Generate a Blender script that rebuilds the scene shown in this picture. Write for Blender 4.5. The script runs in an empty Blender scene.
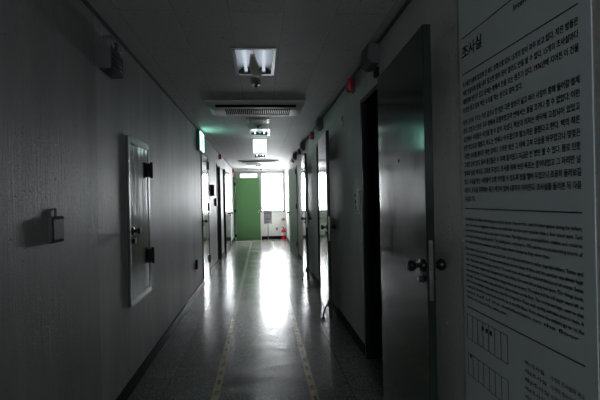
import bpy, bmesh, math, random
from mathutils import Vector, Matrix
random.seed(7)
S = bpy.context.scene
COL = S.collection
PI = math.pi

# ------------------------------------------------------------------ camera
H, YAW, ROLL = 1.33, math.radians(5.07), 0.02
cd = bpy.data.cameras.new('camera'); cam = bpy.data.objects.new('camera', cd); COL.objects.link(cam)
cd.sensor_width = 36.0; cd.lens = 440.0/600.0*36.0; cd.clip_start = 0.05; cd.clip_end = 200
cam.location = (0, 0, H)
fw = Vector((math.sin(YAW), math.cos(YAW), 0)); r0 = Vector((math.cos(YAW), -math.sin(YAW), 0)); u0 = Vector((0, 0, 1))
rt = r0*math.cos(ROLL) - u0*math.sin(ROLL); up = u0*math.cos(ROLL) + r0*math.sin(ROLL)
cam.rotation_euler = Matrix((rt, up, -fw)).transposed().to_euler()
S.camera = cam
# ------------------------------------------------------------------ world, light, exposure
W = bpy.data.worlds.new('overcast_sky'); S.world = W; W.use_nodes = True
bg = W.node_tree.nodes['Background']; bg.inputs[0].default_value = (0.93, 0.97, 1.0, 1); bg.inputs[1].default_value = 36.0
S.view_settings.view_transform = 'Standard'; S.view_settings.look = 'None'
S.view_settings.gamma = 1.0; S.view_settings.use_curve_mapping = False
S.view_settings.exposure = 0.42
S.cycles.max_bounces = 12; S.cycles.diffuse_bounces = 8; S.cycles.glossy_bounces = 6
S.cycles.sample_clamp_indirect = 12.0

def portal(name, loc, rot, sx, sy):
    """daylight portal in a window opening (guides sky light, gives none of its own)"""
    d = bpy.data.lights.new(name, 'AREA'); d.shape = 'RECTANGLE'; d.size = sx; d.size_y = sy
    d.cycles.is_portal = True
    o = bpy.data.objects.new(name, d); o.location = loc; o.rotation_euler = rot; COL.objects.link(o)
# corridor measures
XL, XR, ZC, YB, YN = -0.94, 0.855, 2.44, 15.30, -3.6
portal('daylight_portal', (0.40, YB+0.16, 1.615), (-PI/2, 0, 0), 0.70, 1.31)
portal('daylight_portal', (-0.42, YB+0.16, 2.205), (-PI/2, 0, 0), 0.58, 0.13)
portal('daylight_portal', (-3.08, 12.3, 1.6), (0, -PI/2, 0), 1.3, 1.4)
portal('daylight_portal', (2.98, 11.6, 1.6), (0, PI/2, 0), 1.3, 1.4)
portal('daylight_portal', (-0.05, YN-0.1, 1.94), (PI/2, 0, 0), 0.6, 0.38)  # serves the added fill window behind the viewer

# ------------------------------------------------------------------ materials
def mat(name, col, rough=0.5, metal=0.0, spec=0.5, emit=None, es=0.0, coat=0.0):
    m = bpy.data.materials.new(name); m.use_nodes = True
    b = m.node_tree.nodes['Principled BSDF']
    b.inputs['Base Color'].default_value = (*col, 1); b.inputs['Roughness'].default_value = rough
    b.inputs['Metallic'].default_value = metal; b.inputs['Specular IOR Level'].default_value = spec
    b.inputs['Coat Weight'].default_value = coat; b.inputs['Coat Roughness'].default_value = 0.05
    if emit: b.inputs['Emission Color'].default_value = (*emit, 1); b.inputs['Emission Strength'].default_value = es
    return m
class NB:
    def __init__(s, m): s.t = m.node_tree; s.b = s.t.nodes['Principled BSDF']
    def n(s, ty, **k):
        x = s.t.nodes.new(ty)
        for a, v in k.items(): setattr(x, a, v)
        return x
    def l(s, a, b): s.t.links.new(a, b)
    def coords(s, scale=(1, 1, 1), loc=(0, 0, 0), which='Object'):
        tc = s.n('ShaderNodeTexCoord'); mp = s.n('ShaderNodeMapping')
        mp.inputs['Scale'].default_value = scale; mp.inputs['Location'].default_value = loc
        s.l(tc.outputs[which], mp.inputs['Vector']); return mp.outputs[0]
    def noise(s, vec, scale, detail=4, rough=0.6):
        x = s.n('ShaderNodeTexNoise'); x.inputs['Scale'].default_value = scale; x.inputs['Detail'].default_value = detail
        x.inputs['Roughness'].default_value = rough; s.l(vec, x.inputs['Vector']); return x.outputs['Fac']
    def ramp(s, fac, stops):
        x = s.n('ShaderNodeValToRGB'); e = x.color_ramp.elements
        while len(e) < len(stops): e.new(0.5)
        for i, (p, c) in enumerate(stops): e[i].position = p; e[i].color = (*c, 1) if len(c) == 3 else c
        s.l(fac, x.inputs[0]); return x.outputs[0]
    def math(s, op, a, b=None):
        x = s.n('ShaderNodeMath', operation=op)
        for i, v in enumerate((a, b)):
            if v is None: continue
            if isinstance(v, (int, float)): x.inputs[i].default_value = v
            else: s.l(v, x.inputs[i])
        return x.outputs[0]
    def mix(s, fac, a, b, ty='MIX'):
        x = s.n('ShaderNodeMix', data_type='RGBA', blend_type=ty)
        for i, v in ((0, fac), (6, a), (7, b)):
            if isinstance(v, (int, float)): x.inputs[i].default_value = v
            elif isinstance(v, tuple): x.inputs[i].default_value = (*v, 1)
            else: s.l(v, x.inputs[i])
        return x.outputs[2]
    def bump(s, h, strength, dist=0.002):
        x = s.n('ShaderNodeBump'); x.inputs['Strength'].default_value = strength; x.inputs['Distance'].default_value = dist
        s.l(h, x.inputs['Height']); s.l(x.outputs[0], s.b.inputs['Normal'])
def G(v): return (v, v, v)

def wall_mat(name, base, stretch, rough):
    m = mat(name, base, rough); k = NB(m)
    v = k.coords((1, 1, stretch)); streak = k.noise(v, 55, 5, 0.7)
    fine = k.noise(k.coords(), 120, 3, 0.6)
    pit = k.ramp(k.noise(k.coords(), 48, 3, 0.6), [(0.28, G(0)), (0.38, G(1))])
    h = k.math('ADD', k.math('MULTIPLY', streak, 0.7), k.math('MULTIPLY', fine, 0.35))
    h = k.math('ADD', h, k.math('MULTIPLY', pit, 0.25))
    k.bump(h, 0.75 if stretch < 0.5 else 1.0, 0.006 if stretch < 0.5 else 0.010)
    big = k.noise(k.coords((1, 1, 0.35)), 1.7, 3, 0.5)
    c = k.ramp(big, [(0.3, tuple(x*0.80 for x in base)), (0.7, base)])
    c = k.mix(k.ramp(k.noise(k.coords(), 48, 3, 0.6), [(0.29, G(1)), (0.36, G(0))]), c, tuple(x*0.5 for x in base))
    if stretch < 0.5:      # hanging sheets of wallpaper, each aged a little differently, with vertical stains
        sp = k.n('ShaderNodeSeparateXYZ'); tc = k.n('ShaderNodeTexCoord'); k.l(tc.outputs['Object'], sp.inputs[0])
        wn = k.n('ShaderNodeTexWhiteNoise', noise_dimensions='1D')
        k.l(k.math('FLOOR', k.math('MULTIPLY', k.math('ADD', sp.outputs[1], 7.76), 1/1.04)), wn.inputs['W'])
        c = k.mix(1.0, c, k.ramp(wn.outputs['Value'], [(0.0, G(0.84)), (1.0, G(1.0))]), 'MULTIPLY')
        c = k.mix(k.math('LESS_THAN', sp.outputs[1], 2.64), c, k.mix(1.0, c, G(0.78), 'MULTIPLY'))  # shade on the near side of the crease, put into the wall colour
        st = k.noise(k.coords((1, 1, 0.16)), 4.5, 8, 0.72)
        c = k.mix(1.0, c, k.ramp(st, [(0.32, G(0.74)), (0.62, G(1.0))]), 'MULTIPLY')
    k.l(c, k.b.inputs['Base Color'])
    return m
M = {}
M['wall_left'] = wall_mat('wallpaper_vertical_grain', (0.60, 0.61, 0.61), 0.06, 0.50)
M['wall_right'] = wall_mat('rough_painted_plaster', (0.64, 0.65, 0.63), 0.9, 0.5)
M['wall_end'] = mat('white_painted_wall', (0.90, 0.88, 0.85), 0.5)
M['room'] = mat('room_wall_paint', (0.78, 0.78, 0.75), 0.7)

# ceiling tiles: staggered 62 x 31 cm mineral fibre boards
m = mat('mineral_fibre_ceiling_tile', (0.55, 0.55, 0.54), 0.65); k = NB(m)
tc = k.n('ShaderNodeTexCoord'); sp = k.n('ShaderNodeSeparateXYZ'); cb = k.n('ShaderNodeCombineXYZ')
k.l(tc.outputs['Object'], sp.inputs[0])
k.l(k.math('ADD', sp.outputs[1], 0.20-3.60+31.0*0+6.2), cb.inputs[0]); k.l(k.math('ADD', sp.outputs[0], 3.13+0.205), cb.inputs[1])
br = k.n('ShaderNodeTexBrick'); br.offset = 0.5; br.inputs['Scale'].default_value = 1.0
br.inputs['Brick Width'].default_value = 0.635; br.inputs['Row Height'].default_value = 0.317
br.inputs['Mortar Size'].default_value = 0.0028; br.inputs['Mortar Smooth'].default_value = 0.1
br.inputs['Color1'].default_value = (0.64, 0.64, 0.63, 1); br.inputs['Color2'].default_value = (0.60, 0.60, 0.59, 1)
br.inputs['Mortar'].default_value = (0.36, 0.36, 0.35, 1); k.l(cb.outputs[0], br.inputs['Vector'])
fis = k.ramp(k.noise(k.coords((1, 1, 1)), 42, 3, 0.6), [(0.30, G(1)), (0.39, G(0))])
k.l(k.mix(fis, br.outputs['Color'], (0.25, 0.25, 0.24)), k.b.inputs['Base Color'])
k.bump(k.math('SUBTRACT', k.math('MULTIPLY', br.outputs['Fac'], -0.8), fis), 0.5, 0.002)
M['ceiling'] = m

# terrazzo with thin divider strips
m = mat('polished_terrazzo', (0.25, 0.25, 0.24), 0.2, spec=0.4); k = NB(m)
vo = k.n('ShaderNodeTexVoronoi'); vo.inputs['Scale'].default_value = 150; k.l(k.coords(), vo.inputs['Vector'])
chips = k.ramp(vo.outputs['Color'], [(0.0, G(0.07)), (0.35, G(0.16)), (0.62, (0.27, 0.26, 0.24)), (1.0, (0.50, 0.49, 0.46))])
dirt = k.noise(k.coords((1, 1, 1)), 1.6, 6, 0.65)
c = k.mix(1.0, chips, k.ramp(dirt, [(0.3, G(0.62)), (0.7, G(1.0))]), 'MULTIPLY')
sp = k.n('ShaderNodeSeparateXYZ'); tc = k.n('ShaderNodeTexCoord'); k.l(tc.outputs['Object'], sp.inputs[0])
def strip(sock, at): return k.math('LESS_THAN', k.math('ABSOLUTE', k.math('SUBTRACT', sock, at)), 0.003)
ln = k.math('MAXIMUM', strip(sp.outputs[0], -0.705), strip(sp.outputs[0], 0.60))
c = k.mix(ln, c, (0.06, 0.06, 0.055))
k.l(c, k.b.inputs['Base Color'])
wave = k.noise(k.coords((1.0, 2.6, 1)), 2.3, 4, 0.6)
k.l(k.ramp(wave, [(0.3, G(0.14)), (0.7, G(0.27))]), k.b.inputs['Roughness'])
k.bump(k.noise(k.coords((1, 2.2, 1)), 5, 3, 0.5), 0.10, 0.01)
M['floor'] = m

# worn yellow tape with brick red dashes; pattern runs along y
m = mat('yellow_floor_tape', (0.5, 0.46, 0.2), 0.35); k = NB(m)
sp = k.n('ShaderNodeSeparateXYZ'); tc = k.n('ShaderNodeTexCoord'); k.l(tc.outputs['Object'], sp.inputs[0])
fr = k.math('FRACT', k.math('MULTIPLY', sp.outputs[1], 1/0.18))
on = k.math('MULTIPLY', k.math('LESS_THAN', fr, 0.45), k.math('LESS_THAN', k.math('ABSOLUTE', sp.outputs[0]), 0.013))
wear = k.noise(k.coords(), 14, 5, 0.7)
on = k.math('MULTIPLY', on, k.ramp(wear, [(0.30, G(0)), (0.40, G(1))]))
on = k.math('MULTIPLY', on, k.math('LESS_THAN', sp.outputs[1], 5.2))
c = k.ramp(wear, [(0.3, (0.30, 0.27, 0.15)), (0.6, (0.56, 0.49, 0.22))])
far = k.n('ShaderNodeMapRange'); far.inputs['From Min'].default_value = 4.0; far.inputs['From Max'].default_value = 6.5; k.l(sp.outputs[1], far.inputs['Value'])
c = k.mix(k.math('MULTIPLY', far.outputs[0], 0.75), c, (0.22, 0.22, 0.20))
k.l(k.mix(on, c, (0.17, 0.025, 0.02)), k.b.inputs['Base Color'])
M['tape'] = m; m.node_tree.nodes['Principled BSDF'].inputs['Roughness'].default_value = 0.24
M['tape_plain'] = mat('bright_yellow_tape', (0.75, 0.52, 0.10), 0.4)

def brushed(name, col, rough, metal, bs=0.15, spec=0.5):
    m = mat(name, col, rough, metal, spec); k = NB(m)
    k.bump(k.noise(k.coords((1, 1, 0.25)), 9, 3, 0.5), bs, 0.006)
    s = k.noise(k.coords((1, 1, 0.3)), 3.0, 4, 0.6)
    k.l(k.ramp(s, [(0.3, G(max(0.02, rough-0.04))), (0.7, G(rough+0.06))]), k.b.inputs['Roughness'])
    return m
M['door'] = brushed('dark_green_gloss_steel', (0.020, 0.034, 0.028), 0.13, 0.0, 0.12, 0.6)
M['door_green'] = brushed('green_painted_steel', (0.090, 0.225, 0.080), 0.35, 0.0, 0.06)
M['steel'] = brushed('dull_stainless_sheet', (0.13, 0.14, 0.14), 0.13, 0.9, 0.6)
M['steel_frame'] = mat('grey_painted_frame', (0.10, 0.105, 0.105), 0.3, 0.6)
M['frame_dark'] = mat('dark_green_door_frame', (0.012, 0.018, 0.016), 0.4, spec=0.25)
M['black'] = mat('black_plastic', (0.006, 0.006, 0.007), 0.5, spec=0.2)
M['base'] = mat('glossy_black_skirting', (0.005, 0.005, 0.006), 0.45, spec=0.06)
M['chrome'] = mat('worn_chrome', (0.55, 0.55, 0.55), 0.22, 1.0)
M['rubber'] = mat('black_rubber', (0.02, 0.02, 0.02), 0.7)
M['iron'] = mat('black_iron', (0.015, 0.015, 0.015), 0.3, 0.3)
M['white_metal'] = mat('white_enamel_metal', (0.88, 0.90, 0.93), 0.30)
M['reflector'] = mat('bright_aluminium_reflector', (0.94, 0.96, 0.99), 0.30, 0.2)
M['void'] = mat('dark_housing_plate', (0.03, 0.03, 0.03), 0.6)
M['tube'] = mat('faint_added_glow_lamp_tube', (0.82, 0.84, 0.88), 0.15, emit=(0.80, 0.88, 1.0), es=0.45)  # faint emission added to brighten the fixture and its reflectors
M['tube_added_glow'] = mat('added_glow_lamp_tube', (0.82, 0.84, 0.88), 0.15, emit=(0.92, 0.96, 1.0), es=1.5)  # stronger emission added so the farther fixtures look bright
M['paper'] = mat('yellowed_paper', (0.85, 0.80, 0.66), 0.7)
M['grey_plastic'] = mat('grey_plastic', (0.36, 0.38, 0.40), 0.45)
M['mid_grey'] = mat('aged_grey_plastic', (0.12, 0.125, 0.13), 0.85, spec=0.15)
M['dark_grey'] = mat('dark_grey_plastic', (0.10, 0.105, 0.11), 0.5)
M['pale_plastic'] = mat('off_white_plastic', (0.62, 0.63, 0.61), 0.45)
M['lens'] = mat('lamp_lens', (0.30, 0.34, 0.36), 0.1)
M['red'] = mat('red_plastic', (0.45, 0.015, 0.02), 0.3)
M['red_paint'] = mat('red_enamel', (0.62, 0.02, 0.02), 0.25)
M['white'] = mat('white_plastic', (0.80, 0.80, 0.78), 0.5)
M['ac'] = mat('aged_white_air_conditioner', (0.78, 0.78, 0.76), 0.42)
M['slot'] = mat('black_slot', (0.004, 0.004, 0.004), 1.0, spec=0.0)
M['alu'] = mat('grey_window_aluminium', (0.30, 0.30, 0.29), 0.5, 0.1)
M['white_frame'] = mat('white_window_frame', (0.80, 0.80, 0.78), 0.4)
M['poster'] = mat('pale_blue_grey_panel', (0.70, 0.80, 0.82), 0.45)
M['ink'] = mat('black_print', (0.008, 0.008, 0.009), 0.5)
M['stand'] = mat('grey_stand_plate', (0.22, 0.22, 0.22), 0.5)
M['exit_glow'] = mat('lit_exit_panel', (0.8, 0.9, 0.88), 0.4, emit=(0.80, 1.0, 0.96), es=2.4)
M['exit_glow_side'] = mat('lit_green_exit_panel', (0.6, 0.9, 0.8), 0.4, emit=(0.38, 1.0, 0.80), es=3.2)
M['exit_green'] = mat('lit_green_pictogram', (0.0, 0.0, 0.0), 0.6, spec=0.0, emit=(0.50, 1.0, 0.88), es=0.55)
m = bpy.data.materials.new('window_glass'); m.use_nodes = True
nt = m.node_tree; nt.nodes.remove(nt.nodes['Principled BSDF'])
tr = nt.nodes.new('ShaderNodeBsdfTransparent'); gl = nt.nodes.new('ShaderNodeBsdfGlossy'); gl.inputs['Roughness'].default_value = 0.02
mx = nt.nodes.new('ShaderNodeMixShader'); mx.inputs[0].default_value = 0.06
nt.links.new(tr.outputs[0], mx.inputs[1]); nt.links.new(gl.outputs[0], mx.inputs[2]); nt.links.new(mx.outputs[0], nt.nodes['Material Output'].inputs[0])
M['glass'] = m
m2 = m.copy(); m2.name = 'grimy_frosted_glass'; M['frosted'] = m2
for n_ in m2.node_tree.nodes:
    if n_.type == 'BSDF_TRANSPARENT': n_.inputs[0].default_value = (0.26, 0.26, 0.26, 1)

# ------------------------------------------------------------------ mesh helpers
def link(name, me, m, parent=None, loc=(0, 0, 0), rot=(0, 0, 0), smooth=False):
    o = bpy.data.objects.new(name, me); COL.objects.link(o)
    if m: me.materials.append(M[m] if isinstance(m, str) else m)
    o.parent = parent; o.location = loc; o.rotation_euler = rot
    if smooth:
        for p in me.polygons: p.use_smooth = True
        try: me.set_sharp_from_angle(angle=math.radians(38))
        except Exception: pass
    return o
class MB:
    def __init__(s): s.bm = bmesh.new()
    def box(s, x0, x1, y0, y1, z0, z1, bev=0.0, seg=2):
        r = bmesh.ops.create_cube(s.bm, size=1.0)
        for v in r['verts']:
            v.co = Vector(((x0+x1)/2+v.co.x*(x1-x0), (y0+y1)/2+v.co.y*(y1-y0), (z0+z1)/2+v.co.z*(z1-z0)))
        if bev:
            ed = list({e for v in r['verts'] for e in v.link_edges})
            bmesh.ops.bevel(s.bm, geom=ed, offset=bev, segments=seg, affect='EDGES', profile=0.6)
        return s
    def tube(s, pts, r, n=10, cap=True):
        pts = [Vector(p) for p in pts]; rings = []
        rr = r if isinstance(r, (list, tuple)) else [r]*len(pts)
        prev = None
        for i, p in enumerate(pts):
            d = (pts[min(i+1, len(pts)-1)]-pts[max(i-1, 0)]).normalized()
            a = prev if prev is not None else (Vector((0, 0, 1)) if abs(d.z) < 0.9 else Vector((1, 0, 0)))
            u = (a-d*a.dot(d)).normalized(); w = d.cross(u); prev = u
            rings.append([s.bm.verts.new(p+(u*math.cos(2*PI*j/n)+w*math.sin(2*PI*j/n))*rr[i]) for j in range(n)])
        for a, b in zip(rings, rings[1:]):
            for j in range(n): s.bm.faces.new((a[j], a[(j+1) % n], b[(j+1) % n], b[j]))
        if cap:
            s.bm.faces.new(rings[0][::-1]); s.bm.faces.new(rings[-1])
        return s
    def lathe(s, prof, axis='z', org=(0, 0, 0), n=24):
        """prof: (radius, distance along axis) pairs"""
        ax = {'z': ((1, 0, 0), (0, 1, 0), (0, 0, 1)), 'x': ((0, 1, 0), (0, 0, 1), (1, 0, 0)), 'y': ((0, 0, 1), (1, 0, 0), (0, 1, 0)),
              '-x': ((0, 0, 1), (0, 1, 0), (-1, 0, 0))}[axis]
        A, B, C3 = [Vector(q) for q in ax]; O = Vector(org); rings = []
        for r, h in prof:
            if r < 1e-6: rings.append([s.bm.verts.new(O+C3*h)])
            else: rings.append([s.bm.verts.new(O+C3*h+(A*math.cos(2*PI*j/n)+B*math.sin(2*PI*j/n))*r) for j in range(n)])
        for a, b in zip(rings, rings[1:]):
            for j in range(n):
                q = [a[j % len(a)], a[(j+1) % len(a)], b[(j+1) % len(b)], b[j % len(b)]]
                q = list(dict.fromkeys(q))
                if len(q) > 2: s.bm.faces.new(q)
        return s
    def prism(s, poly, y0, y1, axis='y'):
        """extrude an outline (a, b) along an axis"""
        def P(a, b, t): return {'y': (a, t, b), 'x': (t, a, b), 'z': (a, b, t)}[axis]
        A = [s.bm.verts.new(P(a, b, y0)) for a, b in poly]; B = [s.bm.verts.new(P(a, b, y1)) for a, b in poly]
        n = len(poly)
        for i in range(n): s.bm.faces.new((A[i], A[(i+1) % n], B[(i+1) % n], B[i]))
        s.bm.faces.new(A[::-1]); s.bm.faces.new(B); return s
    def out(s, name, m, parent=None, loc=(0, 0, 0), rot=(0, 0, 0), smooth=True):
        bmesh.ops.recalc_face_normals(s.bm, faces=s.bm.faces)
        me = bpy.data.meshes.new(name); s.bm.to_mesh(me); s.bm.free()
        return link(name, me, m, parent, loc, rot, smooth)
def tag(o, label, cat=None, group=None, kind=None):
    o['label'] = label
    if cat: o['category'] = cat
    if group: o['group'] = group
    if kind: o['kind'] = kind
    return o
def empty(name, loc, label, cat, group=None, kind=None, rz=0):
    o = bpy.data.objects.new(name, None); COL.objects.link(o); o.location = loc; o.rotation_euler = (0, 0, rz)
    o.empty_display_size = 0.1
    return tag(o, label, cat, group, kind)
def copy_tree(o, parent=None, **k):
    c = o.copy(); COL.objects.link(c); c.parent = parent
    for ch in list(o.children): copy_tree(ch, c)
    for a, v in k.items():
        if a == 'loc': c.location = v
        else: c[a] = v
    return c
def slab(name, m, axis, t0, t1, u0, u1, v0, v1, holes, label):
    """plate normal to axis with rectangular holes (u0,u1,v0,v1)"""
    us = sorted({u0, u1, *[h[0] for h in holes], *[h[1] for h in holes]}); vs = sorted({v0, v1, *[h[2] for h in holes], *[h[3] for h in holes]})
    us = [u for u in us if u0 <= u <= u1]; vs = [v for v in vs if v0 <= v <= v1]
    solid = {}
    for i in range(len(us)-1):
        for j in range(len(vs)-1):
            cu, cv = (us[i]+us[i+1])/2, (vs[j]+vs[j+1])/2
            solid[i, j] = not any(h[0] < cu < h[1] and h[2] < cv < h[3] for h in holes)
    bm = bmesh.new(); cache = {}
    def V(t, i, j):
        if (t, i, j) not in cache:
            u, v = us[i], vs[j]; cache[t, i, j] = bm.verts.new({'x': (t, u, v), 'y': (u, t, v), 'z': (u, v, t)}[axis])
        return cache[t, i, j]
    for (i, j), ok in solid.items():
        if not ok: continue
        for t in (t0, t1): bm.faces.new((V(t, i, j), V(t, i+1, j), V(t, i+1, j+1), V(t, i, j+1)))
        for di, dj, a, b in ((-1, 0, (i, j), (i, j+1)), (1, 0, (i+1, j), (i+1, j+1)), (0, -1, (i, j), (i+1, j)), (0, 1, (i, j+1), (i+1, j+1))):
            if not solid.get((i+di, j+dj), False):
                bm.faces.new((V(t0, *a), V(t0, *b), V(t1, *b), V(t1, *a)))
    bmesh.ops.recalc_face_normals(bm, faces=bm.faces)
    me = bpy.data.meshes.new(name); bm.to_mesh(me); bm.free()
    return tag(link(name, me, m), label, kind='structure')

# ------------------------------------------------------------------ the shell
OR = [(2.76, 3.62), (5.70, 6.56), (8.10, 8.96), (10.30, 11.16)]     # door openings, right wall
OL = [(7.12, 8.02), (9.50, 10.34), (11.25, 12.10)]                   # door openings, left wall
DZ = 2.15
LIGHTS = [(-0.19, 0.13, 3.22, 3.90), (-0.16, 0.16, 6.80, 7.50), (-0.16, 0.16, 10.55, 11.25), (-0.16, 0.16, 13.75, 14.30)]
slab('floor', 'floor', 'z', -0.12, 0.0, -3.2, 3.1, YN-0.2, YB+0.2, [], 'dark speckled terrazzo floor with a mirror-like polish')
slab('ceiling', 'ceiling', 'z', ZC, ZC+0.02, -3.2, 3.1, YN-0.2, YB+0.2, [(a, b, c, d) for a, b, c, d in LIGHTS], 'grey fissured tile ceiling of the corridor')
slab('ceiling_upper', 'room', 'z', 2.80, 2.90, -3.2, 3.1, YN-0.2, YB+0.2, [], 'concrete slab above the ceiling tiles')
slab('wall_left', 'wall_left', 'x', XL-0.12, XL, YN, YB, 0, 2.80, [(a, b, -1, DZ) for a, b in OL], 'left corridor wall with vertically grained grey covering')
slab('wall_right', 'wall_right', 'x', XR, XR+0.12, YN, YB, 0, 2.80, [(a, b, -1, DZ) for a, b in OR], 'right corridor wall of rough grey painted plaster')
slab('wall_far', 'wall_end', 'y', YB, YB+0.2, -3.2, 3.1, 0, 2.80, [(-0.90, 0.80, 2.02, 2.36), (-0.90, -0.03, -1, 2.1), (-0.03, 0.80, 0.93, 2.1)], 'white end wall round the window and green door')
slab('wall_near', 'wall_end', 'y', YN-0.2, YN, -3.2, 3.1, 0, 2.80, [(-0.35, 0.25, 1.75, 2.15)], 'wall closing the corridor behind the viewer')  # opening added to let fill light reach the near walls
slab('wall_outer_left', 'room', 'x', -3.2, -3.06, YN, YB, 0, 2.80, [(11.6, 13.0, 0.95, 2.25)], 'outer wall of the rooms on the left')
slab('wall_outer_right', 'room', 'x', 2.96, 3.1, YN, YB, 0, 2.80, [(10.9, 12.3, 0.95, 2.25)], 'outer wall of the rooms on the right')
for y in (8.9, 10.9): slab('wall_partition_left', 'room', 'x' if 0 else 'y', y, y+0.1, -3.06, XL-0.12, 0, ZC, [], 'partition between the rooms on the left')
for y in (4.7, 7.4, 9.8): slab('wall_partition_right', 'room', 'y', y, y+0.1, XR+0.12, 2.96, 0, ZC, [], 'partition between the rooms on the right')
def skirting(x, s, gaps, y0, y1, nm, lab):
    mb = MB(); y = y0
    for a, b in gaps+[(y1, y1)]:
        if a > y: mb.box(min(x, x+s*0.012), max(x, x+s*0.012), y, a, 0, 0.092)
        y = b
    tag(mb.out(nm, 'base', smooth=False), lab, kind='structure')
skirting(XL, 1, [(a-0.04, b+0.04) for a, b in OL], YN, YB, 'baseboard_left', 'glossy black skirting along the left wall')
skirting(XR, -1, [(a-0.04, b+0.04) for a, b in OR], YN, YB, 'baseboard_right', 'glossy black skirting along the right wall')
tag(MB().box(0.0, 0.80, YB-0.012, YB, 0, 0.10).out('baseboard_far', 'base', smooth=False), 'black skirting under the end window', kind='structure')
for i, (x, s) in enumerate(((XL, 1), (XR, -1))):
    tag(MB().box(min(x, x+s*0.018), max(x, x+s*0.018), YN, YB, ZC-0.016, ZC).out('trim_%d' % (i+1), 'dark_grey', smooth=False),
        'dark trim where the %s wall meets the ceiling' % ('left', 'right')[i], kind='structure')

# ------------------------------------------------------------------ doors
def knob_set(leaf, y, z, x_out, side, mt='iron'):
    """round knob standing out from a leaf face at x_out towards side (+1/-1)"""
    p = [(0.0, 0.070), (0.016, 0.069), (0.026, 0.060), (0.028, 0.048), (0.022, 0.036), (0.012, 0.028), (0.012, 0.012), (0.030, 0.008), (0.031, 0.0)]
    mb = MB().lathe(p, 'x' if side > 0 else '-x', (x_out, y, z), 20)
    return mb.out('knob', mt, leaf)
def door_leaf(root, w, h, m, dirn, rot=0.0, t=0.038, knobs=True, z0=0.012, knob_z=1.02, stop=False, hinge_x=0.0, peep=True, both=True):
    """leaf hinged at the root origin, running along dirn*y, thickness from hinge_x to hinge_x+t in x"""
    e = MB().box(hinge_x, hinge_x+t, min(0, dirn*w), max(0, dirn*w), z0, h, 0.003, 1).out('door_leaf', m, root, rot=(0, 0, rot))
    if knobs:
        ky = dirn*(w-0.065)
        knob_set(e, ky, knob_z, hinge_x, -1)
        if both: knob_set(e, ky, knob_z, hinge_x+t, 1)
        for sx, s in ((hinge_x, '-x'), (hinge_x+t, 'x')):
            if s == 'x' and not both: continue
            MB().lathe([(0.0, 0.020), (0.013, 0.019), (0.015, 0.004), (0.020, 0.003), (0.020, 0)], s, (sx, ky, knob_z-0.062), 16).out('deadbolt', 'iron', e)
        yy = dirn*w
        MB().box(hinge_x+0.009, hinge_x+t-0.009, yy-0.0015, yy+0.0015, knob_z-0.15, knob_z+0.12, 0.001, 1).out('lock_plate', 'chrome', e)
        MB().box(hinge_x+0.013, hinge_x+t-0.013, yy-0.007 if dirn > 0 else yy-0.007, yy+0.007, knob_z-0.012, knob_z+0.012, 0.001, 1).out('latch', 'chrome', e)
    if peep:
        MB().lathe([(0, 0.003), (0.006, 0.0035), (0.009, 0.003), (0.0095, 0)], '-x', (hinge_x, dirn*w*0.52, 1.53), 14).out('peephole', 'black', e)
    if stop:
        y = dirn*(w-0.03)
        pts = [(hinge_x-0.01, y, 0.17)]+[(hinge_x-0.012-0.05*math.sin(a), y-dirn*0.0, 0.17-0.155*(a/1.5)) for a in [0.2, 0.5, 0.8, 1.1, 1.3, 1.5]]
        d = MB().box(hinge_x-0.014, hinge_x, y-0.02, y+0.02, 0.13, 0.21, 0.003, 1).tube(pts, 0.008, 8).out('door_stop', 'iron', e)
        MB().lathe([(0, 0.024), (0.016, 0.022), (0.018, 0.0), (0, 0.0)], 'z', (pts[-1][0], y, 0.001), 12).out('rubber_foot', 'rubber', d)
    return e
def door_frame(root, y0, y1, s, m='frame_dark', h=DZ, depth=0.12, w=0.035):
    """frame lining an opening; local coordinates, wall face at x=0, s=+1 wall lies towards +x"""
    a, b = (-0.014, depth) if s > 0 else (-depth, 0.014)
    mb = MB().box(a, b, y0, y0+w, 0.0, h).box(a, b, y1-w, y1, 0.0, h).box(a, b, y0+w, y1-w, h-w, h)
    return mb.out('door_frame', m, root, smooth=False)
def hinges(root, x, y, zs, m='iron', big=False):
    for z in zs:
        mb = MB()
        if big: mb.box(x-0.022, x+0.022, y-0.035, y+0.035, z-0.055, z+0.055, 0.004, 1)
        mb.tube([(x, y, z-0.06), (x, y, z+0.06)], 0.011, 10).out('hinge', m, root)

# right wall doors: frames line the openings, leaves folded back towards the viewer
rlab = ['nearest dark green steel door on the right, swung open flat along the wall beside the text panel',
        'second dark green steel door on the right, swung open past the pale wall plate',
        'third steel door on the right, swung open, between the second one and the ajar green one',
        'green steel door on the right nearest the end window, slightly ajar']
for i, (y0, y1) in enumerate(OR):
    r = empty('door_%d' % (i+1), (XR, y0 if i == 3 else y0, 0), rlab[i], 'door', kind='structure')
    door_frame(r, 0, y1-y0, 1)
    if i < 3:
        lf = door_leaf(r, 0.87, 2.10, 'door', -1, rot=-0.034, stop=(True), hinge_x=-0.098)
        for z in (0.28, 1.08, 1.86):
            MB().box(-0.064, 0.0, -0.004, 0.012, z-0.05, z+0.05, 0.002, 1).tube([(-0.06, 0.006, z-0.055), (-0.06, 0.006, z+0.055)], 0.009, 8).out('hinge', 'iron', lf)
    else:
        lf = door_leaf(r, 0.84, 2.10, 'door_green', 1, rot=0.16, hinge_x=-0.018, peep=False)
        for z in (0.30, 1.18, 2.00):
            MB().box(-0.040, -0.018, 0.0, 0.05, z-0.055, z+0.055, 0.002, 1).out('hinge', 'iron', lf)
    lf.location = (0, -0.0, 0)
    if i == 0:
        MB().box(-0.03, 0.0, 0.30, 0.36, 2.20, 2.27, 0.004, 1).out('door_contact', 'black', r)

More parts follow.
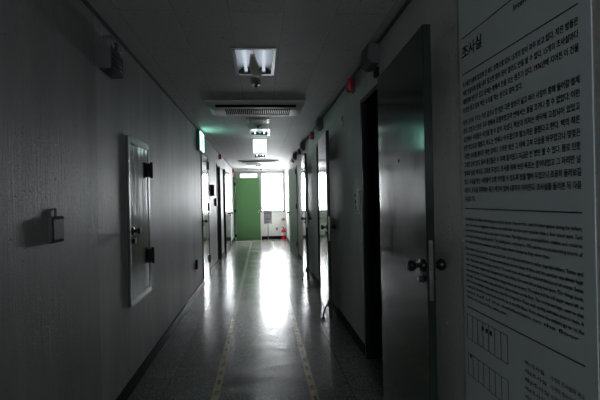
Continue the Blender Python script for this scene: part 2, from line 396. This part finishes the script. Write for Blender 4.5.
# left wall doors
r = empty('door_5', (XL, OL[0][0], 0), 'closed steel door on the left below the green wall exit sign', 'door', kind='structure')
door_frame(r, 0, 0.90, -1, 'frame_dark')
lf = MB().box(-0.030, 0.006, 0.036, 0.864, 0.012, 2.11, 0.003, 1).out('door_leaf', 'door', r)
knob_set(lf, 0.10, 1.02, 0.006, 1); MB().lathe([(0, 0.02), (0.013, 0.019), (0.015, 0.004), (0.02, 0.003), (0.02, 0)], 'x', (0.006, 0.10, 0.955), 16).out('deadbolt', 'iron', lf)
for z in (0.32, 1.24, 1.97):
    MB().box(0.004, 0.034, 0.80, 0.90, z-0.07, z+0.07, 0.004, 1).out('hinge', 'iron', r)
r = empty('door_6', (XL, OL[1][0], 0), 'dark open doorway on the left past the black wall boxes', 'door', kind='structure')
door_frame(r, 0, OL[1][1]-OL[1][0], -1, 'frame_dark')
lf = MB().box(-0.02, 0.018, 0, 0.80, 0.012, 2.10, 0.003, 1).out('door_leaf', 'frame_dark', r, loc=(-0.10, 0.80, 0), rot=(0, 0, math.radians(78)))
r = empty('door_7', (XL, OL[2][0], 0), 'steel door on the left nearest the green end door, slightly ajar', 'door', kind='structure')
door_frame(r, 0, OL[2][1]-OL[2][0], -1, 'frame_dark')
lf = MB().box(-0.02, 0.018, 0, 0.84, 0.012, 2.10, 0.003, 1).out('door_leaf', 'door', r, loc=(0.012, 0.01, 0), rot=(0, 0, -0.10))
knob_set(lf, 0.77, 1.02, 0.018, 1)
MB().lathe([(0, 0.02), (0.013, 0.019), (0.015, 0.004), (0.02, 0.003), (0.02, 0)], 'x', (0.018, 0.77, 0.955), 16).out('deadbolt', 'iron', lf)
d = MB().box(0.018, 0.032, 0.74, 0.78, 0.13, 0.21, 0.003, 1).tube([(0.03, 0.76, 0.17), (0.06, 0.76, 0.13), (0.08, 0.76, 0.06), (0.075, 0.76, 0.012)], 0.008, 8).out('door_stop', 'iron', lf)
MB().box(-0.0, 0.05, 0.0, 0.03, 0, 2.15).out('jamb_edge', 'black', r, smooth=False)

# green end door and the glazing round it
r = empty('door_8', (-0.855, YB-0.09, 0), 'bright green steel door closing the end of the corridor', 'door', kind='structure')
lf = MB().box(0, 0.82, 0.0, 0.04, 0.012, 2.12, 0.003, 1).out('door_leaf', 'door_green', r)
k_ = MB().box(0.755, 0.785, -0.006, 0, 0.90, 1.03, 0.003, 1).lathe([(0.011, -0.006), (0.011, -0.03), (0.026, -0.045), (0.026, -0.06), (0, -0.07)], 'y', (0.77, 0, 0.97), 18).out('knob', 'chrome', lf)
MB().box(-0.078, -0.045, 0.0, 0.09, 0, 2.16).out('door_frame', 'door_green', r, smooth=False)
for z in (0.15, 1.00, 1.92):
    MB().box(-0.045, 0.004, -0.012, 0.03, z-0.06, z+0.06, 0.003, 1).out('hinge', 'iron', r)
# framed screen: transom light over the door, tall window on the right
r = empty('window_1', (0, YB, 0), 'tall bright window in a grey frame at the end of the corridor', 'window', kind='structure')
fy0, fy1 = -0.012, 0.10
mb = MB()
for a in ((-0.90, 0.80, 2.275, 2.36), (-0.03, 0.05, 0.93, 2.275), (0.75, 0.84, 0.93, 2.36), (0.05, 0.75, 0.93, 0.985),
          (-0.90, -0.70, 2.135, 2.275), (-0.12, -0.03, 2.135, 2.275), (-0.90, -0.03, 2.09, 2.135), (-0.06, -0.03, 0.0, 2.09)):
    mb.box(a[0], a[1], fy0, fy1, a[2], a[3])
mb.out('window_frame', 'alu', r, smooth=False)
MB().box(-0.03, 0.82, -0.05, 0.02, 0.935, 0.968, 0.004, 1).out('window_sill', 'alu', r)
MB().box(0.05, 0.75, 0.06, 0.066, 0.985, 2.275).out('pane', 'glass', r, smooth=False)
MB().box(-0.70, -0.12, 0.06, 0.066, 2.135, 2.275).out('pane', 'frosted', r, smooth=False)
MB().box(-0.90, -0.03, 0.11, 0.13, 0.0, 2.13).out('closing_panel', 'white_frame', r, smooth=False)
MB().box(-0.80, 0.86, -0.02, 0.0, 2.36, 2.385).box(0.84, 0.86, -0.02, 0, 0.1, 2.36).out('architrave', 'white_frame', r, smooth=False)
bl = MB().tube([(0.06, 0.035-0.045, 2.25), (0.745, 0.035-0.045, 2.25)], 0.02, 14).out('blind_roller', 'white_frame', r)
MB().box(0.37, 0.40, 0.045, 0.06, 1.22, 1.25, 0.003, 1).out('latch', 'grey_plastic', r)
for nm, x, y, s in (('window_2', -3.06, 12.3, -1), ('window_3', 2.96, 11.6, 1)):
    r = empty(nm, (x, y, 0), 'room window behind the %s wall' % ('left' if s < 0 else 'right'), 'window', kind='structure')
    mb = MB()
    a, b = sorted((0.02*s, 0.07*s))
    for q in ((-0.7, 0.7, 0.95, 1.0), (-0.7, 0.7, 2.2, 2.25), (-0.7, -0.65, 1.0, 2.2), (0.65, 0.7, 1.0, 2.2), (-0.02, 0.02, 1.0, 2.2)):
        mb.box(a, b, q[0], q[1], q[2], q[3])
    mb.out('window_frame', 'alu', r, smooth=False)
r = empty('added_fill_window', (-0.05, YN, 0), 'small unseen window added behind the viewer for fill light', 'window', kind='structure')  # unseen window, added to brighten the near walls
MB().box(-0.30, 0.30, -0.07, -0.03, 1.75, 1.77).box(-0.30, 0.30, -0.07, -0.03, 2.13, 2.15).box(-0.30, -0.28, -0.07, -0.03, 1.77, 2.13).box(0.28, 0.30, -0.07, -0.03, 1.77, 2.13).out('window_frame', 'alu', r, smooth=False)
tag(MB().box(-0.80, -0.42, YB-0.03, YB, 2.385, 2.43, 0.005, 1).out('wall_sign', 'pale_plastic'), 'small pale plate on the end wall above the green door', 'sign')
tag(MB().lathe([(0, -0.03), (0.02, -0.028), (0.03, -0.012), (0.032, 0)], 'y', (0.02, YB, 2.405), 14).out('wall_sensor', 'black'), 'tiny black sensor above the end window', 'sensor')

# ------------------------------------------------------------------ ceiling things
def light_fixture(loc, w, l, label, paper=False):
    r = empty('ceiling_light', (loc[0], loc[1], ZC), label, 'ceiling light', 'recessed tube lights along the corridor')
    hw, hl, d = w/2, l/2, 0.08
    f = 0.022
    mb = MB()
    for a in ((-hw-0.004, hw+0.004, -hl-0.004, -hl+f), (-hw-0.004, hw+0.004, hl-f, hl+0.004), (-hw-0.004, -hw+f, -hl+f, hl-f), (hw-f, hw+0.004, -hl+f, hl-f)):
        mb.box(a[0], a[1], a[2], a[3], -0.004, 0.004, 0.001, 1)
    mb.out('frame', 'white_metal', r)
    MB().box(-hw+0.002, hw-0.002, -hl+0.002, hl-0.002, d, d+0.004).box(-hw+0.002, -hw+0.006, -hl+0.002, hl-0.002, 0.004, d).box(hw-0.006, hw-0.002, -hl+0.002, hl-0.002, 0.004, d).out('housing', 'white_metal', r, smooth=False)
    # parabolic reflector profile: three ridges, two troughs
    prof = []; n = 40; cw = hw-0.008
    for i in range(n+1):
        t = i/n; x = -cw+2*cw*t; u = (t*2) % 1.0 if t < 1 else 1.0
        prof.append((x, 0.008+0.056*math.sin(PI*u)**0.75 if 0 < u < 1 else 0.008))
    top = [(x, min(z+0.003, d)) for x, z in prof][::-1]
    MB().prism(prof+top, -hl+0.03, hl-0.03).out('reflector', 'reflector', r)
    for s in (-1, 1): MB().box(-hw+0.006, hw-0.006, s*(hl-0.010)-0.004, s*(hl-0.010)+0.004, 0.004, d).out('end_plate', 'void', r, smooth=False)
    for s in (-1, 1):
        x = s*cw/2
        MB().tube([(x, -hl+0.05, 0.032), (x, hl-0.05, 0.032)], 0.0135, 14).out('lamp_tube', 'tube' if paper or loc[1] > 13 else 'tube_added_glow', r)
        for q in (hl-0.05, -hl+0.02): MB().box(x-0.016, x+0.016, q, q+0.03, 0.014, 0.052, 0.003, 1).out('socket', 'white', r)
    # the four corner screws
    for sx in (-1, 1):
        for sy in (-1, 1): MB().lathe([(0.0, -0.0070), (0.006, -0.0060), (0.006, -0.003)], 'z', (sx*(hw-0.010), sy*(hl-0.012), 0), 8).out('screw', 'iron', r)
    if paper:
        bm = bmesh.new(); rows = []
        for i in range(13):
            t = i/12; y = -hl+0.14+t*(2*hl-0.24); z = 0.004-0.050*math.sin(t*1.9)
            wd = 0.006+0.036*math.sin(PI*min(1, t*0.62+0.05)); cx = -0.012+0.035*t*t
            rows.append([bm.verts.new((cx+wd*(j/4-0.5)*2, y, z+0.012*(j/4-0.5)**2*4)) for j in range(5)])
        for a, b in zip(rows, rows[1:]):
            for j in range(4): bm.faces.new((a[j], a[j+1], b[j+1], b[j]))
        me = bpy.data.meshes.new('sagging_strip'); bm.to_mesh(me); bm.free()
        o = link('sagging_strip', me, 'paper', r, smooth=True); md = o.modifiers.new('thick', 'SOLIDIFY'); md.thickness = 0.002
        tag(o, 'curled yellowed strip hanging between the tubes')
    return r
LL = ['nearest recessed tube light, with a curled yellowed strip hanging in it', 'recessed tube light just in front of the hanging exit sign',
      'recessed tube light just behind the hanging exit sign', 'farthest recessed tube light, right before the end window']
for i, (a, b, c, d) in enumerate(LIGHTS):
    light_fixture(((a+b)/2, (c+d)/2), b-a, d-c, LL[i], paper=(i == 0))

def air_con(y0, y1, label):
    cx, w = -0.035, 1.10
    r = empty('ceiling_air_conditioner', (cx, (y0+y1)/2, ZC), label, 'air conditioner', 'ceiling cassette air conditioners')
    hl = (y1-y0)/2; hw = w/2
    prof = [(-hl, 0), (-hl, -0.010), (-hl+0.03, -0.030), (-hl+0.12, -0.050), (hl-0.10, -0.050), (hl-0.03, -0.035), (hl, -0.010), (hl, 0)]
    bm = bmesh.new(); rings = []
    for x, k2 in ((-hw, 0.25), (-hw+0.012, 0.7), (-hw+0.05, 0.95), (-hw+0.09, 1), (hw-0.09, 1), (hw-0.05, 0.95), (hw-0.012, 0.7), (hw, 0.25)):
        rings.append([bm.verts.new((x, y, z*k2)) for y, z in prof])
    for a, b in zip(rings, rings[1:]):
        for j in range(len(prof)-1): bm.faces.new((a[j], b[j], b[j+1], a[j+1]))
    bm.faces.new(rings[0]); bm.faces.new(rings[-1][::-1])
    x = MB(); x.bm.free(); x.bm = bm; x.out('panel', 'ac', r)
    MB().box(-hw+0.10, hw-0.10, -hl+0.035, -hl+0.085, -0.0525, -0.036).out('intake_slot', 'slot', r, smooth=False)
    MB().box(-hw-0.01, hw+0.01, -hl-0.02, -hl+0.02, -0.012, 0, 0.003, 1).out('flange', 'ac', r)
    # outlet slot with close vertical fins
    g0, g1 = -hw+0.19, hw-0.15
    s = MB().box(g0, g1, -0.15, 0.13, -0.054, -0.049, 0.002, 1).out('outlet', 'slot', r)
    n = 34; mb = MB()
    for i in range(n+1):
        xx = g0+(g1-g0)*i/n; mb.box(xx-0.0035, xx+0.0035, -0.15, 0.13, -0.064, -0.0530)
    for yy in (0.13,): mb.box(g0, g1, yy-0.004, yy+0.010, -0.072, -0.0530)
    mb.out('louver_grille', 'ac', r, smooth=False)
    MB().box(hw-0.11, hw-0.07, 0.10, 0.19, -0.0525, -0.049, 0.002, 1).out('receiver_panel', 'white', r)
    return r
air_con(4.90, 5.62, 'wide ceiling air conditioner with slotted outlet, nearer one, behind the first light')
air_con(12.05, 13.25, 'far ceiling air conditioner close to the end window')
r = empty('ceiling_vent', (-0.02, 6.10, ZC), 'flat grey rectangular ceiling vent behind the nearer air conditioner', 'ceiling vent')
MB().box(-0.155, 0.155, -0.17, 0.17, -0.012, 0, 0.004, 1).out('frame', 'ac', r)
mb = MB()
for i in range(7): mb.box(-0.12, 0.12, -0.13+i*0.042, -0.108+i*0.042, -0.018, -0.010, 0.002, 1)
mb.out('slats', 'grey_plastic', r)
def sensor(y, x, label):
    r = empty('ceiling_detector', (x, y, ZC), label, 'detector', 'small round detectors on the ceiling')
    MB().lathe([(0.045, 0), (0.045, -0.010), (0.038, -0.018), (0, -0.018)], 'z', (0, 0, 0), 24).out('base', 'grey_plastic', r)
    MB().lathe([(0.016, -0.016), (0.018, -0.030), (0.010, -0.040), (0, -0.042)], 'z', (0, 0, 0), 18).out('sensor_head', 'dark_grey', r)
sensor(4.17, -0.025, 'small round detector on the ceiling right behind the nearest light')
sensor(6.50, -0.02, 'small round detector on the ceiling between the vent and the second light')

def runner(root, w, h, place, m):
    """running figure and doorway drawn in (a, b) units of the sign face"""
    def P(a, b, t=0.0): return place(a*w/2, b*h/2, t)
    def stroke(mb, pts, r):
        mb.tube([P(a, b, 0.001) for a, b in pts], r, 8)
    mb = MB(); r = h*0.032
    stroke(mb, [(-0.02, 0.34), (-0.14, 0.02)], r*1.5)
    stroke(mb, [(-0.02, 0.32), (0.16, 0.20), (0.28, 0.30)], r*0.8); stroke(mb, [(-0.02, 0.32), (-0.22, 0.26), (-0.28, 0.08)], r*0.8)
    stroke(mb, [(-0.14, 0.0), (0.06, -0.16), (0.02, -0.46)], r); stroke(mb, [(-0.14, 0.0), (-0.24, -0.26), (-0.44, -0.34)], r)
    stroke(mb, [(0.055, 0.50), (0.06, 0.51)], r*2.0)
    return mb.out('pictogram', m, root)
# hanging exit sign, faces the viewer
r = empty('exit_sign', (0.0, 7.86, ZC), 'brightly lit square exit sign hanging from the ceiling', 'exit sign')
MB().box(-0.125, 0.125, 0.0, 0.045, -0.265, -0.012, 0.004, 1).box(-0.05, 0.05, 0.012, 0.032, -0.012, 0.0).out('case', 'white_metal', r)
lp = MB().box(-0.117, 0.117, -0.004, 0.0, -0.258, -0.019, 0.002, 1).out('lit_panel', 'exit_glow', r)
runner(lp, 0.22, 0.22, lambda a, b, t: (a, -0.005-t, -0.14+b), 'exit_green')
# wall exit sign on the left
r = empty('exit_sign', (XL, 6.90, 2.10), 'green lit exit sign on the left wall, above the closed steel door', 'exit sign')
MB().box(0.0, 0.05, -0.27, 0.22, 0.0, 0.31, 0.004, 1).out('case', 'dark_grey', r)
lp = MB().box(0.05, 0.056, -0.205, 0.205, 0.015, 0.295, 0.002, 1).out('lit_panel', 'exit_glow_side', r)
runner(lp, 0.34, 0.26, lambda a, b, t: (0.056+t, a, 0.155+b), M['exit_green'])

# ------------------------------------------------------------------ things on the right wall
def alarm(x, s, y, z, label):
    r = empty('fire_alarm', (x, y, z), label, 'fire alarm', 'red alarm boxes high on the walls')
    MB().box(*sorted((0, s*0.018)), -0.055, 0.055, 0, 0.13, 0.004, 1).out('back_plate', 'dark_grey', r)
    MB().box(*sorted((s*0.018, s*0.062)), -0.048, 0.048, 0.006, 0.124, 0.010, 2).out('housing', 'red', r)
    MB().lathe([(0, s*0.068), (0.012, s*0.067), (0.014, s*0.060)], 'x', (0, 0, 0.03), 12).out('indicator_lens', 'red_paint', r)
AR = [(3.90, 'red alarm box high on the right wall just past the nearest open door'), (6.95, 'second red alarm box on the right wall, above the second doorway'),
      (9.25, 'third red alarm box on the right wall, above the third doorway'), (11.30, 'farthest red alarm box on the right wall, above the ajar green door')]
for y, lab in AR: alarm(XR, -1, y, 2.285, lab)
alarm(XL, 1, 10.15, 2.285, 'red alarm box on the left wall above the dark open doorway')
alarm(XL, 1, 14.90, 2.285, 'red alarm box on the left wall beside the green end door')
def chime(x, s, y, z, label, dark=False):
    r = empty('wall_speaker', (x, y, z), label, 'speaker', 'grey box speakers high on the walls')
    pr = [(0, 0), (s*0.055, 0.0), (s*0.085, 0.03), (s*0.075, 0.14), (0, 0.14)]
    MB().prism(pr, -0.11, 0.11).out('cabinet', 'mid_grey', r, smooth=False)
    mb = MB()
    for i in range(5): mb.box(*sorted((s*0.070, s*0.083+s*0.004-s*i*0.001)), -0.085, 0.085, 0.038+i*0.018, 0.046+i*0.018)
    mb.out('grille', 'dark_grey', r, smooth=False)
for y, lab in ((3.16, 'nearest grey box speaker high on the right wall, above the first doorway'), (5.98, 'second grey box speaker on the right wall, above the second doorway'),
               (8.45, 'third grey box speaker on the right wall, above the third doorway'), (10.45, 'farthest grey box speaker on the right wall, above the ajar green door')):
    chime(XR, -1, y, 2.29, lab)
# pale wall plate
r = empty('wall_plate', (XR, 3.85, 1.20), 'pale flat wall plate between the first two doors on the right', 'wall plate')
MB().box(-0.008, 0, -0.12, 0.12, 0, 0.21, 0.004, 1).out('plate', 'pale_plastic', r)
MB().box(-0.0115, -0.008, -0.10, 0.10, 0.190, 0.196).box(-0.0115, -0.008, -0.10, 0.10, 0.014, 0.020).box(-0.0115, -0.008, -0.103, -0.097, 0.014, 0.196).out('rim', 'grey_plastic', r, smooth=False)
for z in (0.05, 0.105, 0.16): MB().box(-0.014, -0.008, 0.03, 0.05, z-0.016, z+0.016, 0.002, 1).out('slot', 'dark_grey', r)
for y, z in ((4.46, 2.13), (4.40, 2.06)):
    tag(MB().tube([(XR, y, z), (XR-0.02, y-0.03, z+0.015), (XR-0.02, y-0.10, z+0.03)], 0.004, 6).out('wall_hook', 'iron'),
        'thin dark hook on the right wall below the first red alarm box, %s one' % ('upper' if z > 2.1 else 'lower'), 'hook', 'thin hooks on the right wall')

# ------------------------------------------------------------------ things on the left wall
r = empty('emergency_light', (XL, 2.80, 2.13), 'grey box with twin lamps high on the near left wall', 'emergency light')
MB().box(0, 0.075, -0.12, 0.12, 0, 0.13, 0.006, 2).out('case', 'mid_grey', r)
mb = MB()
for z in (0.035, 0.065, 0.095): mb.box(0.073, 0.080, -0.09, 0.10, z-0.006, z+0.006, 0.001, 1)
mb.out('vent_slats', 'black', r)
for y in (-0.06, 0.06):
    l_ = MB().box(0.02, 0.07, y-0.035, y+0.035, 0.135, 0.205, 0.008, 2).box(0.035, 0.05, y-0.008, y+0.008, 0.125, 0.14).out('lamp_head', 'dark_grey', r)
    MB().lathe([(0, 0.077), (0.02, 0.076), (0.027, 0.070)], 'x', (0, y, 0.17), 16).out('lens', 'lens', l_)
r = empty('wall_switch', (XL, 2.09, 1.16), 'small grey box on the near left wall at chest height', 'switch')
MB().box(0, 0.020, -0.062, 0.062, 0, 0.118, 0.004, 1).out('box', 'mid_grey', r)
MB().box(0.020, 0.024, -0.050, 0.050, 0.012, 0.106, 0.002, 1).out('cover', 'dark_grey', r)
MB().tube([(0.008, 0.0, 0.118), (0.008, 0.0, 0.145), (0.004, 0.01, 0.15)], 0.006, 8).out('cable_stub', 'mid_grey', r)

r = empty('access_panel', (XL, 3.47, 0.60), 'tall narrow steel access hatch on the left wall with black hinges', 'access panel')
MB().box(0, 0.020, -0.29, -0.255, 0, 1.21).box(0, 0.020, 0.255, 0.29, 0, 1.21).box(0, 0.020, -0.255, 0.255, 1.165, 1.21).box(0, 0.020, -0.255, 0.255, 0, 0.045).out('frame', 'steel_frame', r, smooth=False)
dr = MB().box(0.002, 0.016, -0.253, 0.253, 0.047, 1.163, 0.003, 1).out('hatch_door', 'steel', r)
MB().lathe([(0.028, 0), (0.028, 0.006), (0.012, 0.010), (0.012, 0.028), (0.024, 0.034), (0.024, 0.052), (0, 0.056)], 'x', (0.016, -0.195, 0.53), 18).out('knob', 'iron', dr)
MB().box(0.016, 0.034, -0.22, -0.17, 0.44, 0.475, 0.003, 1).out('lock', 'iron', dr)
for z in (0.30, 1.00):
    MB().box(0.016, 0.040, 0.20, 0.305, z-0.055, z+0.055, 0.003, 1).tube([(0.043, 0.258, z-0.065), (0.043, 0.258, z+0.065)], 0.012, 10).out('hinge', 'black', r)
def blackbox(y, z, w, h, d, nm, label, cat):
    r = empty(nm, (XL, y, z), label, cat)
    MB().box(0, d, -w/2, w/2, 0, h, 0.005, 1).out('case', 'black', r)
    MB().box(d, d+0.004, -w/2+0.02, w/2-0.02, 0.02, h-0.02, 0.002, 1).out('faceplate', 'dark_grey', r)
blackbox(8.40, 1.44, 0.16, 0.21, 0.07, 'door_intercom', 'black intercom box on the left wall just past the closed steel door', 'intercom')
blackbox(9.12, 1.24, 0.12, 0.16, 0.04, 'card_reader', 'small black reader on the left wall beside the dark open doorway', 'card reader')
blackbox(6.35, 0.38, 0.10, 0.13, 0.03, 'wall_socket', 'black wall socket low on the left wall before the closed steel door', 'socket')

# ------------------------------------------------------------------ the end of the corridor
r = empty('fire_extinguisher', (0.755, YB-0.22, 0), 'red fire extinguisher on the floor under the end window', 'fire extinguisher')
MB().lathe([(0.0, 0.012), (0.070, 0.012), (0.078, 0.02), (0.078, 0.27), (0.070, 0.305), (0.045, 0.335), (0.022, 0.348), (0.020, 0.365), (0, 0.365)], 'z').out('cylinder', 'red_paint', r)
MB().box(-0.09, 0.09, -0.09, 0.09, 0, 0.014, 0.004, 1).out('stand_base', 'red_paint', r)
MB().lathe([(0.0795, 0.13), (0.0795, 0.23)], 'z').out('paper_label', 'white', r)
MB().box(-0.012, 0.012, -0.015, 0.015, 0.360, 0.385).box(-0.07, 0.02, -0.010, 0.010, 0.385, 0.395, 0.002, 1).tube([(0.01, 0, 0.39), (-0.03, 0, 0.415), (-0.07, 0, 0.425)], 0.007, 8).out('lever', 'black', r)
MB().tube([(0.01, 0, 0.372), (0.05, -0.02, 0.375), (0.092, -0.03, 0.33), (0.097, -0.03, 0.2), (0.090, -0.03, 0.10)], [0.007]*4+[0.012], 8).out('hose', 'rubber', r)
r = empty('safety_sign', (0.765, YB, 0.60), 'small white sign with a red mark above the fire extinguisher', 'sign')
MB().box(-0.075, 0.075, -0.006, 0, 0, 0.14, 0.002, 1).out('plate', 'pale_plastic', r)
MB().prism([(-0.055, 0.02), (0.0, 0.055), (0.055, 0.02), (0.055, 0.06), (0.022, 0.08), (0.022, 0.115), (-0.022, 0.115), (-0.022, 0.08), (-0.055, 0.06)], -0.009, -0.006).out('red_mark', 'red_paint', r, smooth=False)
r = empty('wall_socket', (0.53, YB, 0.29), 'small grey wall socket under the end window', 'socket')
MB().box(-0.035, 0.035, -0.01, 0, 0, 0.11, 0.003, 1).out('faceplate', 'grey_plastic', r)
MB().lathe([(0, -0.013), (0.022, -0.012), (0.024, -0.009)], 'y', (0, 0, 0.055), 16).out('outlet', 'dark_grey', r)
r = empty('sign_stand', (0.22, YB-0.40, 0), 'grey notice stand on a thin pole in front of the end window', 'sign stand')
MB().box(-0.12, 0.12, -0.10, 0.10, 0, 0.012, 0.003, 1).out('base', 'rubber', r)
MB().tube([(0, 0, 0.01), (0, 0, 0.60)], 0.012, 12).out('pole', 'stand', r)
pl = MB().box(-0.13, 0.13, -0.02, -0.008, 0.555, 1.01, 0.004, 1).out('plate', 'stand', r)
mb = MB()
for i, w in enumerate((0.16, 0.19, 0.14, 0.18)): mb.box(-w/2, w/2, -0.0215, -0.0200, 0.86-i*0.035, 0.868-i*0.035)
mb.box(-0.115, 0.115, -0.0215, -0.0200, 0.655, 0.663).out('print', 'pale_plastic', pl, smooth=False)

# ------------------------------------------------------------------ floor tapes
for x, y0, y1, lab in ((-0.335, 0.3, 14.6, 'long worn yellow floor tape with red dashes, left line'), (0.335, 0.3, 14.6, 'long worn yellow floor tape with red dashes, right line')):
    o = MB().box(-0.026, 0.026, y0, y1, 0.0, 0.0012).out('floor_tape', 'tape', loc=(x, 0, 0), smooth=False)
    tag(o, lab, 'floor tape', 'yellow tape lines along the floor')
for x0, x1, lab in ((-0.86, -0.38, 'short bright yellow tape across the floor in front of the green door'), (-0.30, 0.30, 'short bright yellow tape across the floor in front of the end window')):
    tag(MB().box(x0, x1, 14.62, 14.68, 0.0, 0.0012).out('floor_tape', 'tape_plain', smooth=False), lab, 'floor tape', 'yellow tape pieces at the corridor end')

# ------------------------------------------------------------------ the text panel
PX = XR-0.0045
poster = empty('text_panel', (PX, 1.80, 0.30), 'tall pale panel of Korean and English text on the near right wall', 'information panel')
MB().box(0, 0.004, -0.745, 0, 0, 1.90, 0.001, 1).out('board', 'poster', poster)
TEXTS = {}
def prepare(strings):
    """all lettering is turned into mesh in one evaluation"""
    obs = []
    for t in strings:
        cu = bpy.data.curves.new('t', 'FONT'); cu.body = t; cu.size = 1.0; cu.resolution_u = 2
        o = bpy.data.objects.new('t', cu); COL.objects.link(o); obs.append((t, o, cu))
    dg = bpy.context.evaluated_depsgraph_get(); dg.update()
    for t, o, cu in obs: TEXTS[t] = bpy.data.meshes.new_from_object(o.evaluated_get(dg))
    for t, o, cu in obs: bpy.data.objects.remove(o); bpy.data.curves.remove(cu)
QUEUE = []
def text_block(name, lines): QUEUE.append((name, lines))
def write_block(name, lines):
    """lines: (string, y start (far end), z base, width, em height, bold)"""
    bm = bmesh.new()
    for s, ys, zb, w, em, bold in lines:
        me = TEXTS[s]
        if not me.vertices: continue
        xs = [v.co.x for v in me.vertices]; x0, x1 = min(xs), max(xs); k2 = w/(x1-x0)
        reps = [(0, 0)] if not bold else [(0, 0), (bold, 0), (0, bold), (bold, bold)]
        for dx, dy in reps:
            t = bmesh.new(); t.from_mesh(me)
            for v in t.verts: v.co = Vector((-0.0008, ys-(v.co.x-x0)*k2-dx, zb+v.co.y*em+dy))
            tm = bpy.data.meshes.new('tmp'); t.to_mesh(tm); t.free(); bm.from_mesh(tm); bpy.data.meshes.remove(tm)
    me = bpy.data.meshes.new(name); bm.to_mesh(me); bm.free()
    return link(name, me, 'ink', poster)
# positions relative to the panel: far edge y=0, z measured from the floor minus 0.30
def zz(z): return z-0.30
L0, WID = -0.028, 0.672
text_block('heading', [('조사실', L0, zz(1.905), 0.160, 0.056, 0.0022)])
text_block('heading_english', [('Interrogation Room', -0.405, zz(1.945), 0.27, 0.030, 0.0005)])
kr = ['조사실은 5층에 있으며 긴 복도 양쪽으로 모두 15개의 방이 마주 보고 있다. 작은 방들은', '서로 엇갈리게 문을 내어 맞은편 방의 문이 열려도 안을 볼 수 없다. 15개의 조사실마다',
      '세면대와 변기가 있고 문에는 밖에서 안을 보는 렌즈가 있다. 1976년에 지어진 이 건물', '의 창은 좁고 길며 벽은 소리를 막는 판으로 덮여 있다.',
      '방의 크기와 구조는 거의 같으나 한 방은 다른 방보다 넓고 여러 사람이 함께 들어갈 설계', '였다. 조명과 난방은 모두 밖에서 조절하였으며 안에서는 불을 끄거나 켤 수 없었다. 이런',
      '공간에서 사람들은 시간을 알 수 없이 지냈다. 책상과 의자는 바닥에 고정되어 있었고', '문은 밖으로만 열렸다. 복도는 언제나 어두웠으며 발소리만 들렸다고 한다. 벽의 작은',
      '구멍은 소리를 줄이기 위한 것이다. 오래된 방은 그 뒤에 고쳐 모습을 바꾸었으나 몇몇은', '그대로 남아 있다. 당시 물건들은 수 차례 옮겨졌고 지금은 빈 방만 볼 수 있다. 물로 인한',
      '얼룩과 낡은 벽지도 그대로 두었다. 조사를 위해 쓰던 욕조는 뜯어내었고 그 자리만 남', '았다. 이곳을 찾는 사람들이 오래 기억할 수 있도록 방을 열어 두었으니 조용히 둘러보길',
      '바란다. 조사실 뒤쪽에는 둥근 계단이 있어 5층까지 이어진다. 조사실을 둘러본 뒤 다음', '전시실로 간다.']
zk = [1.785, 1.750, 1.714, 1.678]+[1.628-0.0352*i for i in range(10)]
ln = []
for i, (s, z) in enumerate(zip(kr, zk)): ln.append((s, L0, zz(z), WID*(0.62 if i == 3 else 0.13 if i == 13 else 1.0), 0.0240, 0.0008))
text_block('korean_paragraph', ln[:4]); text_block('korean_paragraph', ln[4:])
en = ['The fifth floor has fifteen rooms facing one another across a long corridor, used for interrogation during the military', 'years. The doors are staggered so that no one could look into the room opposite when a door stood open. Each',
      'room had a basin and a toilet, and a lens in the door. The lights were switched from outside and could be', 'turned on or off only by the guards. The building was completed in 1976 and the sound absorbing boards of', 'the walls, the narrow windows and the heavy doors remain as they were then.',
      'Most of the rooms are of the same size and plan, and only one of them is wider than the others. Tables and', 'chairs were fixed to the floor. In these rooms people lost the sense of time, and the corridor was always kept',
      'dark. They heard only the steps of others. The small holes of the walls reduced the sound of voices. Some', 'rooms were later repaired and changed their look, while a few were left as they had been. The things inside',
      'were moved many times and now only the empty rooms can be seen. The stains and the old paper were left on', 'the walls. The tub was taken away and only its place remains on the floor. The rooms are kept open so that',
      'visitors may remember what took place here for a long time. Please walk quietly and take time to look. A', 'round stair behind the rooms leads directly up to the fifth floor. From there the visitors go on to the', 'next hall of the exhibition on the floor', 'below, by way of the same stair.']
ze = [1.232-0.0232*i for i in range(5)]+[1.232-0.0232*5-0.006-0.0222*i for i in range(10)]
ln = []
for i, (s, z) in enumerate(zip(en, ze)): ln.append((s, L0, zz(z), WID*(0.80 if i == 4 else 0.45 if i == 14 else 0.97 if i == 13 else 1.0), 0.0165, 0.0004))
text_block('english_paragraph', ln[:5]); text_block('english_paragraph', ln[5:])
for z in (1.988, 1.838, 1.281, 0.872):
    MB().box(-0.001, 0.0005, L0-WID, L0, zz(z)-0.0018, zz(z)+0.0018).out('rule', 'ink', poster, smooth=False)
# little floor plan under the last rule
mb = MB()
def bar(y0, y1, z0, z1): mb.box(-0.001, 0.0005, y0, y1, zz(z0), zz(z1))
for z in (0.84, 0.74, 0.68, 0.59): bar(L0-0.30, L0, z-0.0008, z+0.0008)
for i in range(8):
    y = L0-0.30*i/7
    bar(y-0.0008, y+0.0008, 0.74, 0.84); bar(y-0.0008, y+0.0008, 0.59, 0.68)
for i in range(3): bar(L0-0.135-i*0.03, L0-0.120-i*0.03, 0.815-0.008, 0.815+0.008)
bar(L0-0.03, L0-0.018, 0.665, 0.680)
mb.out('floor_plan', 'ink', poster, smooth=False)
ln = []
for i in range(9): ln.append(('제%d조사실' % (i+1), L0-0.40, zz(0.78-0.028*i), 0.10+0.01*(i % 3), 0.016, 0.0003))
for i in range(5): ln.append(('15개의 조사실과 복도', L0-0.53, zz(0.78-0.028*i), 0.14, 0.016, 0.0003))
text_block('plan_legend', ln)
prepare(sorted({l[0] for _, ls in QUEUE for l in ls}))
for nm, ls in QUEUE: write_block(nm, ls)
for me in TEXTS.values(): bpy.data.meshes.remove(me)
